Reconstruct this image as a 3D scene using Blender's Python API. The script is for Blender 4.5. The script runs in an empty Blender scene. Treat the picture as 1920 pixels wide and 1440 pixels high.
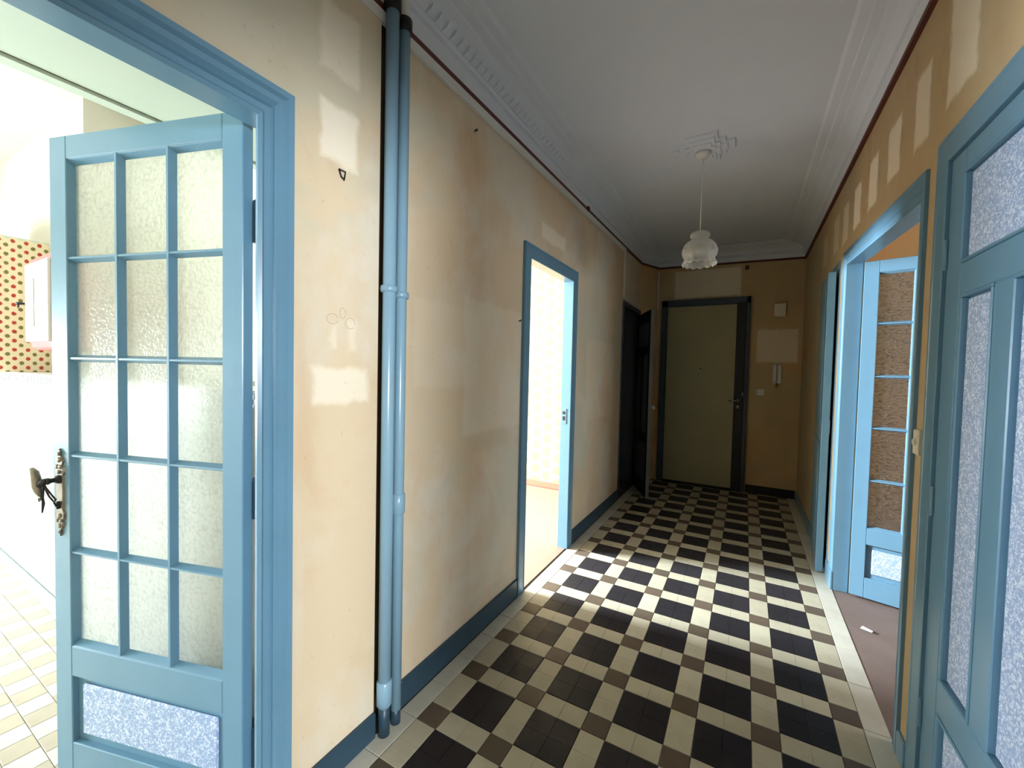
import bpy, bmesh, math, random
from mathutils import Vector, Matrix
random.seed(7)
S = bpy.context.scene
COL = S.collection

# ------------------------------------------------------------------ camera
F_PX = 773.66
YAW, PITCH, ROLL = 0.514965, -0.0326370, 0.0223426
CAM = Vector((1.12948, -1.25964, 1.43795))
fw = Vector((-math.sin(YAW)*math.cos(PITCH), math.cos(YAW)*math.cos(PITCH), math.sin(PITCH)))
rt = Vector((math.cos(YAW), math.sin(YAW), 0))
up = rt.cross(fw)
r2 = math.cos(ROLL)*rt + math.sin(ROLL)*up
u2 = -math.sin(ROLL)*rt + math.cos(ROLL)*up
cd = bpy.data.cameras.new('camera'); cam = bpy.data.objects.new('camera', cd); COL.objects.link(cam)
M = Matrix((r2, u2, -fw)).transposed().to_4x4(); M.translation = CAM
cam.matrix_world = M
cd.sensor_fit = 'HORIZONTAL'; cd.sensor_width = 36.0; cd.lens = F_PX/1920*36; cd.clip_start = 0.02
S.camera = cam

def project(p):
    d = Vector(p)-CAM; z = d.dot(fw)
    if z < 0.05: return None
    return (960+F_PX*d.dot(r2)/z, 720-F_PX*d.dot(u2)/z)

# ------------------------------------------------------------------ world, lights, exposure
w = bpy.data.worlds.new('sky'); S.world = w; w.use_nodes = True
w.node_tree.nodes['Background'].inputs[0].default_value = (0.75, 0.87, 1.0, 1)
w.node_tree.nodes['Background'].inputs[1].default_value = 0.6
S.view_settings.view_transform = 'Standard'; S.view_settings.look = 'None'
S.view_settings.gamma = 1.0; S.view_settings.use_curve_mapping = False
S.view_settings.exposure = 0.0

def area(name, loc, target, sx, sy, power, col):
    l = bpy.data.lights.new(name, 'AREA'); l.shape = 'RECTANGLE'; l.size = sx; l.size_y = sy
    l.energy = power; l.color = col
    o = bpy.data.objects.new(name, l); COL.objects.link(o); o.location = loc
    o.rotation_euler = (Vector(target)-Vector(loc)).to_track_quat('-Z', 'Z').to_euler()
    return o
DAY = (0.90, 0.96, 1.0)
# daylight at the windows of rooms off the hall, plus a side-room fill
area('kitchen_window_light', (-4.22, -2.95, 1.30), (0, -0.9, 1.2), 0.8, 1.9, 520, (0.82, 0.92, 1.0))
area('bedroom_window_light', (-4.10, 0.70, 2.05), (0, 1.3, 0.6), 0.28, 0.9, 1400, (0.78, 0.90, 1.0))
area('front_room_window_light', (4.45, -3.10, 1.85), (0, -0.6, 1.5), 0.8, 1.1, 390, DAY)
area('side_room_fill_light', (4.70, 1.15, 1.60), (0, 1.15, 1.60), 1.0, 1.3, 45, DAY)  # weak fill added to lift the side room, no window known there


# ------------------------------------------------------------------ node helpers
def srgb(r, g, b):
    f = lambda c: (c/255/12.92) if c/255 <= 0.04045 else ((c/255+0.055)/1.055)**2.4
    return (f(r), f(g), f(b), 1)

class NT:
    def __init__(s, name):
        s.m = bpy.data.materials.new(name); s.m.use_nodes = True
        s.t = s.m.node_tree; s.n = s.t.nodes; s.l = s.t.links
        s.b = s.n['Principled BSDF']; s.out = s.n['Material Output']
        s.geo = None
    def put(s, inp, v):
        if hasattr(v, 'links') or isinstance(v, bpy.types.NodeSocket): s.l.new(v, inp)
        else: inp.default_value = v
    def math(s, op, a, b=None, c=None, clamp=False):
        n = s.n.new('ShaderNodeMath'); n.operation = op; n.use_clamp = clamp
        s.put(n.inputs[0], a)
        if b is not None: s.put(n.inputs[1], b)
        if c is not None: s.put(n.inputs[2], c)
        return n.outputs[0]
    def coords(s):
        if not s.geo:
            s.geo = s.n.new('ShaderNodeTexCoord')
            s.sep = s.n.new('ShaderNodeSeparateXYZ'); s.l.new(s.geo.outputs['Object'], s.sep.inputs[0])
        return s.geo.outputs['Object']
    def xyz(s):
        s.coords(); return s.sep.outputs
    def noise(s, scale, detail=4, rough=0.55, vec=None, stretch=None, dist=0.0):
        v = vec or s.coords()
        if stretch:
            mp = s.n.new('ShaderNodeMapping'); mp.inputs['Scale'].default_value = stretch
            s.l.new(v, mp.inputs['Vector']); v = mp.outputs[0]
        n = s.n.new('ShaderNodeTexNoise'); s.l.new(v, n.inputs['Vector'])
        n.inputs['Scale'].default_value = scale; n.inputs['Detail'].default_value = detail
        n.inputs['Roughness'].default_value = rough; n.inputs['Distortion'].default_value = dist
        return n.outputs['Fac']
    def vor(s, scale, feature='F1', vec=None, rnd=1.0):
        n = s.n.new('ShaderNodeTexVoronoi'); n.feature = feature
        s.l.new(vec or s.coords(), n.inputs['Vector']); n.inputs['Scale'].default_value = scale
        n.inputs['Randomness'].default_value = rnd
        return n.outputs['Distance']
    def smooth(s, v, a, b, to0=0.0, to1=1.0):
        n = s.n.new('ShaderNodeMapRange'); n.interpolation_type = 'SMOOTHSTEP'
        s.put(n.inputs['Value'], v); n.inputs['From Min'].default_value = a; n.inputs['From Max'].default_value = b
        n.inputs['To Min'].default_value = to0; n.inputs['To Max'].default_value = to1
        return n.outputs['Result']
    def mix(s, fac, a, b, mode='MIX'):
        n = s.n.new('ShaderNodeMix'); n.data_type = 'RGBA'; n.blend_type = mode
        s.put(n.inputs['Factor'], fac); s.put(n.inputs['A'], a) if False else None
        s.put(n.inputs[6], a); s.put(n.inputs[7], b)
        return n.outputs[2]
    def bump(s, h, strength=0.2, dist=0.01):
        n = s.n.new('ShaderNodeBump'); n.inputs['Strength'].default_value = strength
        n.inputs['Distance'].default_value = dist; s.put(n.inputs['Height'], h)
        s.l.new(n.outputs[0], s.b.inputs['Normal']); return n.outputs[0]
    def rnd(s):
        n = s.n.new('ShaderNodeObjectInfo'); return n.outputs['Random']
    def set(s, color=None, rough=0.5, metal=0.0, spec=None):
        if color is not None: s.put(s.b.inputs['Base Color'], color)
        s.put(s.b.inputs['Roughness'], rough); s.b.inputs['Metallic'].default_value = metal
        if spec is not None: s.b.inputs['Specular IOR Level'].default_value = spec
        return s.m

def plain(name, col, rough=0.5, metal=0.0, var=0.08, scale=6, spec=None, bump=0.0):
    t = NT(name); n = t.noise(scale, 3)
    c2 = tuple(max(0, c*(1-var*2)) for c in col[:3])+(1,)
    t.set(t.mix(n, col, c2), rough, metal, spec)
    if bump: t.bump(t.noise(scale*12, 2), bump, 0.002)
    return t.m

PEACH = srgb(219, 198, 166); PALE = srgb(222, 215, 200); RUST = srgb(208, 172, 136)
def wall_paint(name, patches, ax, base=PEACH, pale=PALE, rust=RUST, big=0.62):
    """peach distemper scraped bare; patches = (a0,a1,z0,z1,strength) pale marks where frames hung"""
    t = NT(name); o = t.xyz(); a = o[ax]; z = o[2]
    n1 = t.noise(1.7, 5, 0.6, stretch=(1, 1, 0.7)); n2 = t.noise(5.5, 6, 0.65); n3 = t.noise(9, 4, 0.6, stretch=(1, 1, 0.12))
    c = t.mix(t.smooth(n1, 0.44, 0.60, 0, big), base, pale)
    c = t.mix(t.smooth(t.noise(2.6, 5, 0.6, stretch=(1, 1, 0.6), dist=0.8), 0.50, 0.70, 0, 0.45), c, rust)
    c = t.mix(t.smooth(n2, 0.52, 0.75, 0, 0.3), c, rust)
    c = t.mix(t.smooth(n3, 0.55, 0.75, 0, 0.35), c, pale)
    c = t.mix(t.smooth(t.noise(0.9, 5, 0.62, dist=0.6), 0.47, 0.60, 0, 0.5), c, tuple(q*0.84 for q in (pale[0]*0.90, pale[1], pale[2]*0.95))+(1,))
    wob = t.math('MULTIPLY', t.math('SUBTRACT', t.noise(14, 4), 0.5), 0.05)
    for (a0, a1, z0, z1, st) in patches:
        da = t.math('SUBTRACT', (a1-a0)/2, t.math('ABSOLUTE', t.math('SUBTRACT', a, (a0+a1)/2)))
        dz = t.math('SUBTRACT', (z1-z0)/2, t.math('ABSOLUTE', t.math('SUBTRACT', z, (z0+z1)/2)))
        d = t.math('ADD', t.math('MINIMUM', da, dz), wob)
        c = t.mix(t.smooth(d, -0.012, 0.018, 0, st), c, srgb(240, 228, 206))
    fl = t.noise(38, 3, 0.7)
    c = t.mix(t.smooth(fl, 0.64, 0.74, 0, 0.25), c, srgb(170, 128, 84))
    t.set(c, 0.8, spec=0.25)
    t.bump(t.math('ADD', n2, t.math('MULTIPLY', t.noise(60, 3), 0.35)), 0.25, 0.006)
    return t.m

def blue_paint(name, col, rough=0.28):
    t = NT(name); n = t.noise(3.5, 5); g = t.noise(55, 3, 0.6, stretch=(1, 1, 0.15))
    c = t.mix(t.smooth(n, 0.35, 0.7, 0, 0.35), col, tuple(x*0.82 for x in col[:3])+(1,))
    chip = t.smooth(t.noise(26, 5, 0.7), 0.71, 0.74, 0, 0.5)
    c = t.mix(chip, c, tuple(x*0.45 for x in col[:3])+(1,))
    t.set(c, rough, spec=0.5); t.bump(t.math('ADD', t.math('MULTIPLY', g, 0.6), n), 0.14, 0.003)
    return t.m

M_blue = blue_paint('blue_gloss_paint', srgb(108, 148, 172))
M_bluedk = blue_paint('dark_blue_skirting_paint', srgb(42, 68, 84), 0.42)
M_pipe = blue_paint('pipe_blue_paint', srgb(138, 174, 194), 0.26)

def papered(name):
    t = NT(name); v = t.vor(85, 'SMOOTH_F1'); n = t.noise(90, 3, 0.6, dist=1.4)
    m = t.smooth(n, 0.47, 0.60, 0, 1)
    c = t.mix(m, srgb(150, 172, 208), srgb(214, 224, 242))
    t.set(c, 0.6, spec=0.3); t.bump(m, 0.1, 0.001); return t.m
M_paper = papered('blue_white_speckled_panel_paper')

M_wall_left = wall_paint('peach_scraped_wall_left', [
    (-0.40, -0.245, 2.40, 2.63, 0.65), (-0.40, -0.25, 2.115, 2.305, 0.95), (-0.42, -0.195, 1.31, 1.435, 0.8),
    (-0.35, -0.33, 1.50, 1.58, 0.5), (-0.285, -0.25, 1.49, 1.60, 0.5),
    (0.42, 1.03, 1.10, 1.80, 0.34), (0.06, 0.55, 1.35, 1.74, 0.22), (1.28, 1.69, 2.34, 2.45, 0.8), (2.25, 3.1, 1.0, 1.74, 0.2), (0.5, 1.0, 0.2, 1.0, 0.18)], 1)
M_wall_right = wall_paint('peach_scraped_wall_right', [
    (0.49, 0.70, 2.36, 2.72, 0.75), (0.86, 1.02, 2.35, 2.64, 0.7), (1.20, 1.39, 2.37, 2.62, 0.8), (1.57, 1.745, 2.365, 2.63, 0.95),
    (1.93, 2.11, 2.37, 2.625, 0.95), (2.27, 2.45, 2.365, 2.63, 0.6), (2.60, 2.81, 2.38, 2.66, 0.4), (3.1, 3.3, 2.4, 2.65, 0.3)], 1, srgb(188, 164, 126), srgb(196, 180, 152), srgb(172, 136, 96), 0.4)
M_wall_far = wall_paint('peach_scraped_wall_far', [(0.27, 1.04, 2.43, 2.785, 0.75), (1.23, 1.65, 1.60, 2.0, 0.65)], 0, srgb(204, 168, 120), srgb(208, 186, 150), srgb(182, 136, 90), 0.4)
M_wall_side = wall_paint('orange_plaster_side_room', [], 0, srgb(212, 166, 112), srgb(216, 184, 140), srgb(196, 140, 86), 0.4)
M_ceil = plain('ceiling_white_distemper', srgb(226, 232, 242), 0.85, var=0.05, scale=2.5, spec=0.2)
M_white = plain('old_white_paint', srgb(226, 226, 222), 0.55, var=0.04)
M_red = plain('oxblood_red_paint', srgb(96, 42, 30), 0.55, var=0.15)
M_chase = plain('dark_brown_bare_plaster', srgb(74, 54, 34), 0.9, var=0.2)
M_dark = plain('near_black_paint', srgb(17, 17, 20), 0.5, var=0.1)
M_steel = plain('worn_bronze_metal', srgb(150, 140, 126), 0.38, 0.85, var=0.25, scale=60)
M_darkmetal = plain('dark_iron', srgb(52, 48, 46), 0.45, 0.6, var=0.2, scale=40)
M_chrome = plain('chrome', srgb(205, 205, 205), 0.22, 1.0, var=0.05)
M_cream = plain('ivory_plastic', srgb(228, 220, 196), 0.4, var=0.03)
M_phone = plain('white_plastic', srgb(232, 232, 226), 0.4, var=0.03)
M_pencil = plain('pencil_line', srgb(168, 148, 118), 0.8)
M_cord = plain('dark_cord', srgb(42, 38, 38), 0.8)

def tile_mat(name, c1, c2, scratch, rough):
    t = NT(name); r = t.rnd(); n = t.noise(9, 5, 0.6); s = t.noise(30, 5, 0.75, dist=1.2)
    c = t.mix(r, c1, c2); c = t.mix(t.smooth(n, 0.4, 0.75, 0, 0.35), c, tuple(x*0.72 for x in c1[:3])+(1,))
    c = t.mix(t.smooth(s, 0.62, 0.74, 0, scratch), c, srgb(150, 142, 140))
    t.set(c, t.smooth(n, 0.3, 0.7, rough, rough+0.14), spec=0.2)
    t.b.inputs['Sheen Weight'].default_value = 0.08; t.b.inputs['Sheen Roughness'].default_value = 0.35   # dusty film
    t.bump(s, 0.06, 0.002); return t.m
T_dark = tile_mat('tile_dark', srgb(38, 33, 36), srgb(30, 26, 28), 0.35, 0.42)
T_brown = tile_mat('tile_brown', srgb(98, 82, 68), srgb(86, 75, 60), 0.3, 0.40)
T_cream = tile_mat('tile_cream', srgb(176, 167, 143), srgb(188, 180, 154), 0.08, 0.42)
T_border = tile_mat('tile_border_cream', srgb(196, 190, 172), srgb(204, 199, 182), 0.08, 0.42)
M_grout = plain('grout', srgb(92, 78, 62), 0.9, var=0.15)
TK_a = tile_mat('kitchen_tile_cream', srgb(224, 218, 204), srgb(218, 213, 200), 0.0, 0.35)
TK_b = tile_mat('kitchen_tile_beige', srgb(196, 184, 164), srgb(190, 180, 160), 0.0, 0.35)
T_wall = tile_mat('white_wall_tile', srgb(226, 228, 226), srgb(220, 223, 222), 0.0, 0.2)
M_grout_w = plain('white_grout', srgb(176, 174, 166), 0.8, var=0.05)
M_kbreast = plain('kitchen_breast_cream_paint', srgb(212, 206, 192), 0.6, var=0.05, scale=2)
M_kcream = plain('kitchen_cream_paint', srgb(238, 238, 224), 0.6, var=0.05, scale=2)
M_kgreen = plain('kitchen_pale_green_paint', srgb(204, 218, 204), 0.6, var=0.05, scale=2)
M_kbase = plain('kitchen_grey_green_skirting', srgb(176, 196, 194), 0.5)
M_concrete = plain('worn_brown_grey_floor', srgb(132, 112, 102), 0.75, var=0.2, scale=5)
M_bedfloor = plain('pale_pink_vinyl_floor', srgb(142, 120, 106), 0.5, var=0.08, scale=3)
M_coral = plain('coral_red_skirting', srgb(206, 98, 78), 0.5)
M_closet = plain('dark_grey_closet_paint', srgb(120, 124, 124), 0.8, var=0.1)
M_olive = plain('beige_olive_door_panel', srgb(176, 168, 128), 0.5, var=0.08, scale=4)
M_doordk = blue_paint('dark_slate_frame_paint', srgb(58, 70, 82), 0.5)
M_pink = plain('pink_red_lacquer', srgb(226, 118, 116), 0.4)
M_mirror = plain('clouded_mirror', srgb(214, 212, 220), 0.25, 0.2, var=0.06, scale=12)

def glass_mat(name, scale, tint, aniso=None, bump=0.3, dim=0.88, gloss=0.07):
    t = NT(name); vec = t.coords()
    if aniso:
        mp = t.n.new('ShaderNodeMapping'); mp.inputs['Scale'].default_value = aniso
        t.l.new(vec, mp.inputs[0]); vec = mp.outputs[0]
    v = t.vor(scale, 'SMOOTH_F1', vec); e = t.smooth(v, 0.1, 0.75)
    bn = t.n.new('ShaderNodeBump'); bn.inputs['Strength'].default_value = bump; bn.inputs['Distance'].default_value = 0.003
    t.l.new(e, bn.inputs['Height'])
    col = t.mix(t.smooth(v, 0.30, 0.80), tint, tuple(c*dim for c in tint[:3])+(1,))
    rf = t.n.new('ShaderNodeBsdfRefraction'); t.l.new(col, rf.inputs['Color']); rf.inputs['Roughness'].default_value = 0.45
    rf.inputs['IOR'].default_value = 1.2; t.l.new(bn.outputs[0], rf.inputs['Normal'])
    tr = t.n.new('ShaderNodeBsdfTransparent'); t.l.new(col, tr.inputs['Color'])
    gl = t.n.new('ShaderNodeBsdfGlossy'); gl.inputs['Roughness'].default_value = 0.15; t.l.new(bn.outputs[0], gl.inputs['Normal'])
    tl = t.n.new('ShaderNodeBsdfTranslucent'); t.l.new(col, tl.inputs['Color'])
    m0 = t.n.new('ShaderNodeMixShader'); m0.inputs[0].default_value = 0.35; t.l.new(tr.outputs[0], m0.inputs[1]); t.l.new(tl.outputs[0], m0.inputs[2])
    m1 = t.n.new('ShaderNodeMixShader'); m1.inputs[0].default_value = 0.55; t.l.new(m0.outputs[0], m1.inputs[1]); t.l.new(rf.outputs[0], m1.inputs[2])
    m2 = t.n.new('ShaderNodeMixShader'); m2.inputs[0].default_value = gloss; t.l.new(m1.outputs[0], m2.inputs[1]); t.l.new(gl.outputs[0], m2.inputs[2])
    t.l.new(m2.outputs[0], t.out.inputs['Surface']); return t.m
M_glass = glass_mat('hammered_glass', 105, (0.99, 1.0, 0.98, 1))
M_glass2 = glass_mat('rippled_glass', 95, (0.90, 0.92, 0.94, 1), (0.75, 0.75, 1.35), 0.8, 0.72, 0.2)
def lampglass():
    t = NT('clear_pressed_glass'); b = t.b
    b.inputs['Base Color'].default_value = (0.95, 0.96, 0.95, 1); b.inputs['Roughness'].default_value = 0.08
    b.inputs['Transmission Weight'].default_value = 1.0; b.inputs['IOR'].default_value = 1.35
    t.bump(t.vor(55, 'SMOOTH_F1'), 0.55, 0.006)
    tr = t.n.new('ShaderNodeBsdfTransparent'); tr.inputs[0].default_value = (0.86, 0.87, 0.86, 1)
    mx = t.n.new('ShaderNodeMixShader'); mx.inputs[0].default_value = 0.7
    t.l.new(tr.outputs[0], mx.inputs[1]); t.l.new(b.outputs[0], mx.inputs[2])
    df = t.n.new('ShaderNodeBsdfTranslucent'); df.inputs[0].default_value = (0.95, 0.95, 0.93, 1)
    dd_ = t.n.new('ShaderNodeBsdfDiffuse'); dd_.inputs[0].default_value = (0.95, 0.95, 0.93, 1)
    m3 = t.n.new('ShaderNodeMixShader'); t.l.new(df.outputs[0], m3.inputs[1]); t.l.new(dd_.outputs[0], m3.inputs[2])
    m4 = t.n.new('ShaderNodeMixShader'); m4.inputs[0].default_value = 0.30; t.l.new(mx.outputs[0], m4.inputs[1]); t.l.new(m3.outputs[0], m4.inputs[2])
    t.l.new(m4.outputs[0], t.out.inputs['Surface'])
    return t.m
M_lamp = lampglass()
M_boss = plain('cut_glass_boss', srgb(240, 240, 238), 0.15, var=0.3, scale=120)
M_boss.node_tree.nodes['Principled BSDF'].inputs['Transmission Weight'].default_value = 0.55

def fruit_paper():
    t = NT('fruit_wallpaper'); o = t.xyz(); y, z = o[1], o[2]
    cy, cz = 0.029, 0.058
    ci = t.math('FLOOR', t.math('DIVIDE', y, cy))
    odd = t.math('MODULO', t.math('ABSOLUTE', ci), 2.0)
    zz = t.math('ADD', t.math('DIVIDE', z, cz), t.math('MULTIPLY', odd, 0.5))
    fy = t.math('SUBTRACT', t.math('FRACT', t.math('DIVIDE', y, cy)), 0.5)
    fz = t.math('SUBTRACT', t.math('FRACT', zz), 0.5)
    wob = t.math('MULTIPLY', t.math('SUBTRACT', t.noise(130, 2), 0.5), 0.25)
    d = t.math('SQRT', t.math('ADD', t.math('POWER', t.math('MULTIPLY', fy, 1.0), 2), t.math('POWER', t.math('MULTIPLY', fz, 1.75), 2)))
    m = t.smooth(t.math('ADD', d, wob), 0.30, 0.42, 1, 0)
    row = t.math('MODULO', t.math('ABSOLUTE', t.math('FLOOR', t.math('ADD', t.math('DIVIDE', ci, 1.0), 0.0))), 2.0)
    c = t.mix(row, srgb(176, 70, 58), srgb(122, 120, 74))
    t.set(t.mix(m, srgb(232, 222, 190), c), 0.7, spec=0.2); return t.m
M_fruit = fruit_paper()

def floral_paper():
    t = NT('yellow_floral_wallpaper'); o = t.xyz(); x, z = o[0], o[2]
    s = 0.15
    ci = t.math('FLOOR', t.math('DIVIDE', x, s)); odd = t.math('MODULO', t.math('ABSOLUTE', ci), 2.0)
    fx = t.math('SUBTRACT', t.math('FRACT', t.math('DIVIDE', x, s)), 0.5)
    fz = t.math('SUBTRACT', t.math('FRACT', t.math('ADD', t.math('DIVIDE', z, s), t.math('MULTIPLY', odd, 0.5))), 0.5)
    d = t.math('SQRT', t.math('ADD', t.math('POWER', fx, 2), t.math('POWER', fz, 2)))
    ang = t.math('ARCTAN2', fz, fx)
    pet = t.math('ADD', d, t.math('MULTIPLY', t.math('COSINE', t.math('MULTIPLY', ang, 6.0)), 0.05))
    ring = t.smooth(t.math('ABSOLUTE', t.math('SUBTRACT', pet, 0.27)), 0.03, 0.07, 1, 0)
    dot = t.smooth(t.math('ABSOLUTE', t.math('SUBTRACT', d, 0.10)), 0.02, 0.05, 1, 0)
    m = t.math('MAXIMUM', ring, dot)
    t.set(t.mix(t.math('MULTIPLY', m, 0.8), srgb(186, 164, 120), srgb(140, 104, 58)), 0.7, spec=0.2); return t.m
M_floral = floral_paper()

def dash_paper():
    t = NT('white_dash_print'); o = t.xyz(); x, z = o[0], o[2]
    a, b = 0.022, 0.05
    ci = t.math('FLOOR', t.math('DIVIDE', x, a)); odd = t.math('MODULO', t.math('ABSOLUTE', ci), 2.0)
    fx = t.math('ABSOLUTE', t.math('SUBTRACT', t.math('FRACT', t.math('DIVIDE', x, a)), 0.5))
    fz = t.math('ABSOLUTE', t.math('SUBTRACT', t.math('FRACT', t.math('ADD', t.math('DIVIDE', z, b), t.math('MULTIPLY', odd, 0.5))), 0.5))
    m = t.math('MINIMUM', t.smooth(fx, 0.14, 0.2, 1, 0), t.smooth(fz, 0.26, 0.34, 1, 0))
    t.set(t.mix(m, srgb(212, 206, 202), srgb(140, 122, 128)), 0.5); return t.m
M_dash = dash_paper()
def check_border():
    t = NT('black_white_check_border'); o = t.xyz(); x, z = o[0], o[2]
    k = t.math('MODULO', t.math('ABSOLUTE', t.math('ADD', t.math('FLOOR', t.math('DIVIDE', x, 0.022)), t.math('FLOOR', t.math('DIVIDE', z, 0.016)))), 2.0)
    t.set(t.mix(k, srgb(240, 240, 238), srgb(96, 100, 108)), 0.25); return t.m
M_check = check_border()

# ------------------------------------------------------------------ mesh helpers
class MB:
    def __init__(s): s.v = []; s.f = []; s.mi = []; s.cur = 0
    def add(s, vs, fs):
        o = len(s.v); s.v += [tuple(p) for p in vs]; s.f += [tuple(i+o for i in f) for f in fs]; s.mi += [s.cur]*len(fs); return s
    def box(s, x0, x1, y0, y1, z0, z1):
        vs = [(x0,y0,z0),(x1,y0,z0),(x1,y1,z0),(x0,y1,z0),(x0,y0,z1),(x1,y0,z1),(x1,y1,z1),(x0,y1,z1)]
        return s.add(vs, [(0,3,2,1),(4,5,6,7),(0,1,5,4),(1,2,6,5),(2,3,7,6),(3,0,4,7)])
    def hexa(s, bot, top):
        return s.add(list(bot)+list(top), [(3,2,1,0),(4,5,6,7),(0,1,5,4),(1,2,6,5),(2,3,7,6),(3,0,4,7)])
    def tube(s, path, r, seg=10, cap=True):
        path = [Vector(p) for p in path]; rs = r if isinstance(r, (list, tuple)) else [r]*len(path)
        rings = []; ref = None
        for i, p in enumerate(path):
            t = (path[min(i+1, len(path)-1)]-path[max(i-1, 0)]).normalized()
            if ref is None: ref = Vector((0,0,1)) if abs(t.z) < 0.9 else Vector((1,0,0))
            a = t.cross(ref).normalized(); b = a.cross(t).normalized(); ref = b
            rings.append([p+rs[i]*(math.cos(k*2*math.pi/seg)*a+math.sin(k*2*math.pi/seg)*b) for k in range(seg)])
        vs = [q for rg in rings for q in rg]; fs = []
        for i in range(len(path)-1):
            for k in range(seg): fs.append((i*seg+k, i*seg+(k+1)%seg, (i+1)*seg+(k+1)%seg, (i+1)*seg+k))
        if cap: fs.append(tuple(range(seg))[::-1]); fs.append(tuple((len(path)-1)*seg+k for k in range(seg)))
        return s.add(vs, fs)
    def lathe(s, prof, c=(0,0,0), seg=32, axis='z', mod=None):
        vs = []; fs = []; n = len(prof)
        for k in range(seg):
            a = 2*math.pi*k/seg
            for i, (r, z) in enumerate(prof):
                if mod: r, z = mod(i, a, r, z)
                if axis == 'z': p = (c[0]+r*math.cos(a), c[1]+r*math.sin(a), c[2]+z)
                elif axis == 'y': p = (c[0]+r*math.cos(a), c[1]+z, c[2]+r*math.sin(a))
                else: p = (c[0]+z, c[1]+r*math.cos(a), c[2]+r*math.sin(a))
                vs.append(p)
        for k in range(seg):
            for i in range(n-1): fs.append((k*n+i, ((k+1)%seg)*n+i, ((k+1)%seg)*n+i+1, k*n+i+1))
        return s.add(vs, fs)
    def build(s, name, mat, parent=None, smooth=False, bevel=0.0, seg=1):
        me = bpy.data.meshes.new(name); me.from_pydata(s.v, [], s.f)
        mats = mat if isinstance(mat, (list, tuple)) else [mat]
        for m in mats: me.materials.append(m)
        for p, k in zip(me.polygons, s.mi): p.material_index = k; p.use_smooth = smooth
        bm = bmesh.new(); bm.from_mesh(me); bmesh.ops.recalc_face_normals(bm, faces=bm.faces); bm.to_mesh(me); bm.free()
        o = bpy.data.objects.new(name, me); COL.objects.link(o)
        if parent: o.parent = parent
        if bevel:
            b = o.modifiers.new('bevel', 'BEVEL'); b.width = bevel; b.segments = seg; b.limit_method = 'ANGLE'
        return o

def tag(o, label=None, cat=None, group=None, kind=None):
    if label: o['label'] = label
    if cat: o['category'] = cat
    if group: o['group'] = group
    if kind: o['kind'] = kind
    return o
def struct(o, label=None, cat=None): return tag(o, label, cat, kind='structure')
def empty(name, loc=(0,0,0), rz=0.0):
    o = bpy.data.objects.new(name, None); COL.objects.link(o); o.location = loc; o.rotation_euler = (0,0,rz)
    o.empty_display_size = 0.1; return o
def share(src, name, parent, loc):
    o = bpy.data.objects.new(name, src); COL.objects.link(o); o.parent = parent; o.location = loc; return o

# ------------------------------------------------------------------ the setting: dimensions
XL, XLN, XLB = -0.10, -0.085, -0.155          # left wall face, its near part, its back
XR, XRB = 1.69, 1.78
YF = 4.58; YB = -3.6; ZC = 3.0
K0, K1, KZ = -1.365, -0.598, 2.135           # kitchen doorway
B0, B1, BZ = 1.108, 1.845, 2.155             # bedroom doorway
W0, W1, WZ = 3.44, 4.20, 2.20                # closet doorway
R0, R1, RZ0, RZ1 = 0.88, 2.225, 2.11, 2.19    # wide doorway on the right
S0, S1, SZ = 2.47, 3.22, 2.22                # ajar narrow door on the right
D0, D1, DZ = -0.08, 0.645, 2.16              # closed door on the right
Q0, Q1, QZ = -1.70, -1.12, 2.15              # unseen doorway behind the viewer, narrowed to shape the front-room beam

m = MB()
e = 0.014     # room for the jamb linings
m.box(XLB, XLN, YB, K0-e, -0.02, ZC).box(XLB, XLN, K0-e, K1+0.062, KZ+e, ZC).box(XLB, XLN, K1+0.062, -0.15, -0.02, ZC)
m.box(XLB, XL, 0.0, B0-e, -0.02, ZC).box(XLB, XL, B0-e, B1+e, BZ+e, ZC).box(XLB, XL, B1+e, W0-e, -0.02, ZC)
m.box(XLB, XL, W0-e, W1+e, WZ+e, ZC).box(XLB, XL, W1+e, 4.30, -0.02, ZC)
wl = struct(m.build('wall_left', M_wall_left), 'scraped peach wall on the left of the hall', 'wall')
struct(MB().box(XLB-0.01, -0.15, -0.15, 0.0, -0.02, ZC).build('wall_pipe_chase', M_chase), 'dark bare slot in the left wall behind the blue pipes', 'wall')
# angled corner wall
m = MB(); m.hexa([(-0.10,4.25,0),(0.06,YF,0),(0.06,YF+0.1,0),(-0.16,YF+0.1,0)], [(-0.10,4.25,ZC),(0.06,YF,ZC),(0.06,YF+0.1,ZC),(-0.16,YF+0.1,ZC)])
struct(m.build('wall_corner', M_wall_far), 'short angled wall beside the entrance door', 'wall')
struct(MB().box(0.05, 1.80, YF, YF+0.1, -0.02, ZC).build('wall_far', M_wall_far), 'dim peach wall around the entrance door at the hall end', 'wall')
m = MB()
m.box(XR, XRB, YB, Q0-e, -0.02, ZC).box(XR, XRB, Q0-e, Q1+e, QZ+e, ZC).box(XR, XRB, Q1+e, D0-e, -0.02, ZC).box(XR, XRB, D0-e, D1+e, DZ+e, ZC)
m.box(XR, XRB, D1+e, R0-e, -0.02, ZC).box(XR, XRB, R0-e, R1+e, 2.206, ZC).box(XR, XRB, R1+e, S0-e, -0.02, ZC).box(XR, XRB, S0-e, S1+e, SZ+e, ZC).box(XR, XRB, S1+e, YF, -0.02, ZC)
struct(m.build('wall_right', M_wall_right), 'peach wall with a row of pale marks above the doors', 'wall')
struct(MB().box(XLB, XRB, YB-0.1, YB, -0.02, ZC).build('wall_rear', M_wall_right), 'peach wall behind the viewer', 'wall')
struct(MB().box(-0.15, XRB, YB, YF+0.1, ZC, ZC+0.1).build('ceiling', M_ceil), 'dull white hall ceiling', 'ceiling')

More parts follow.
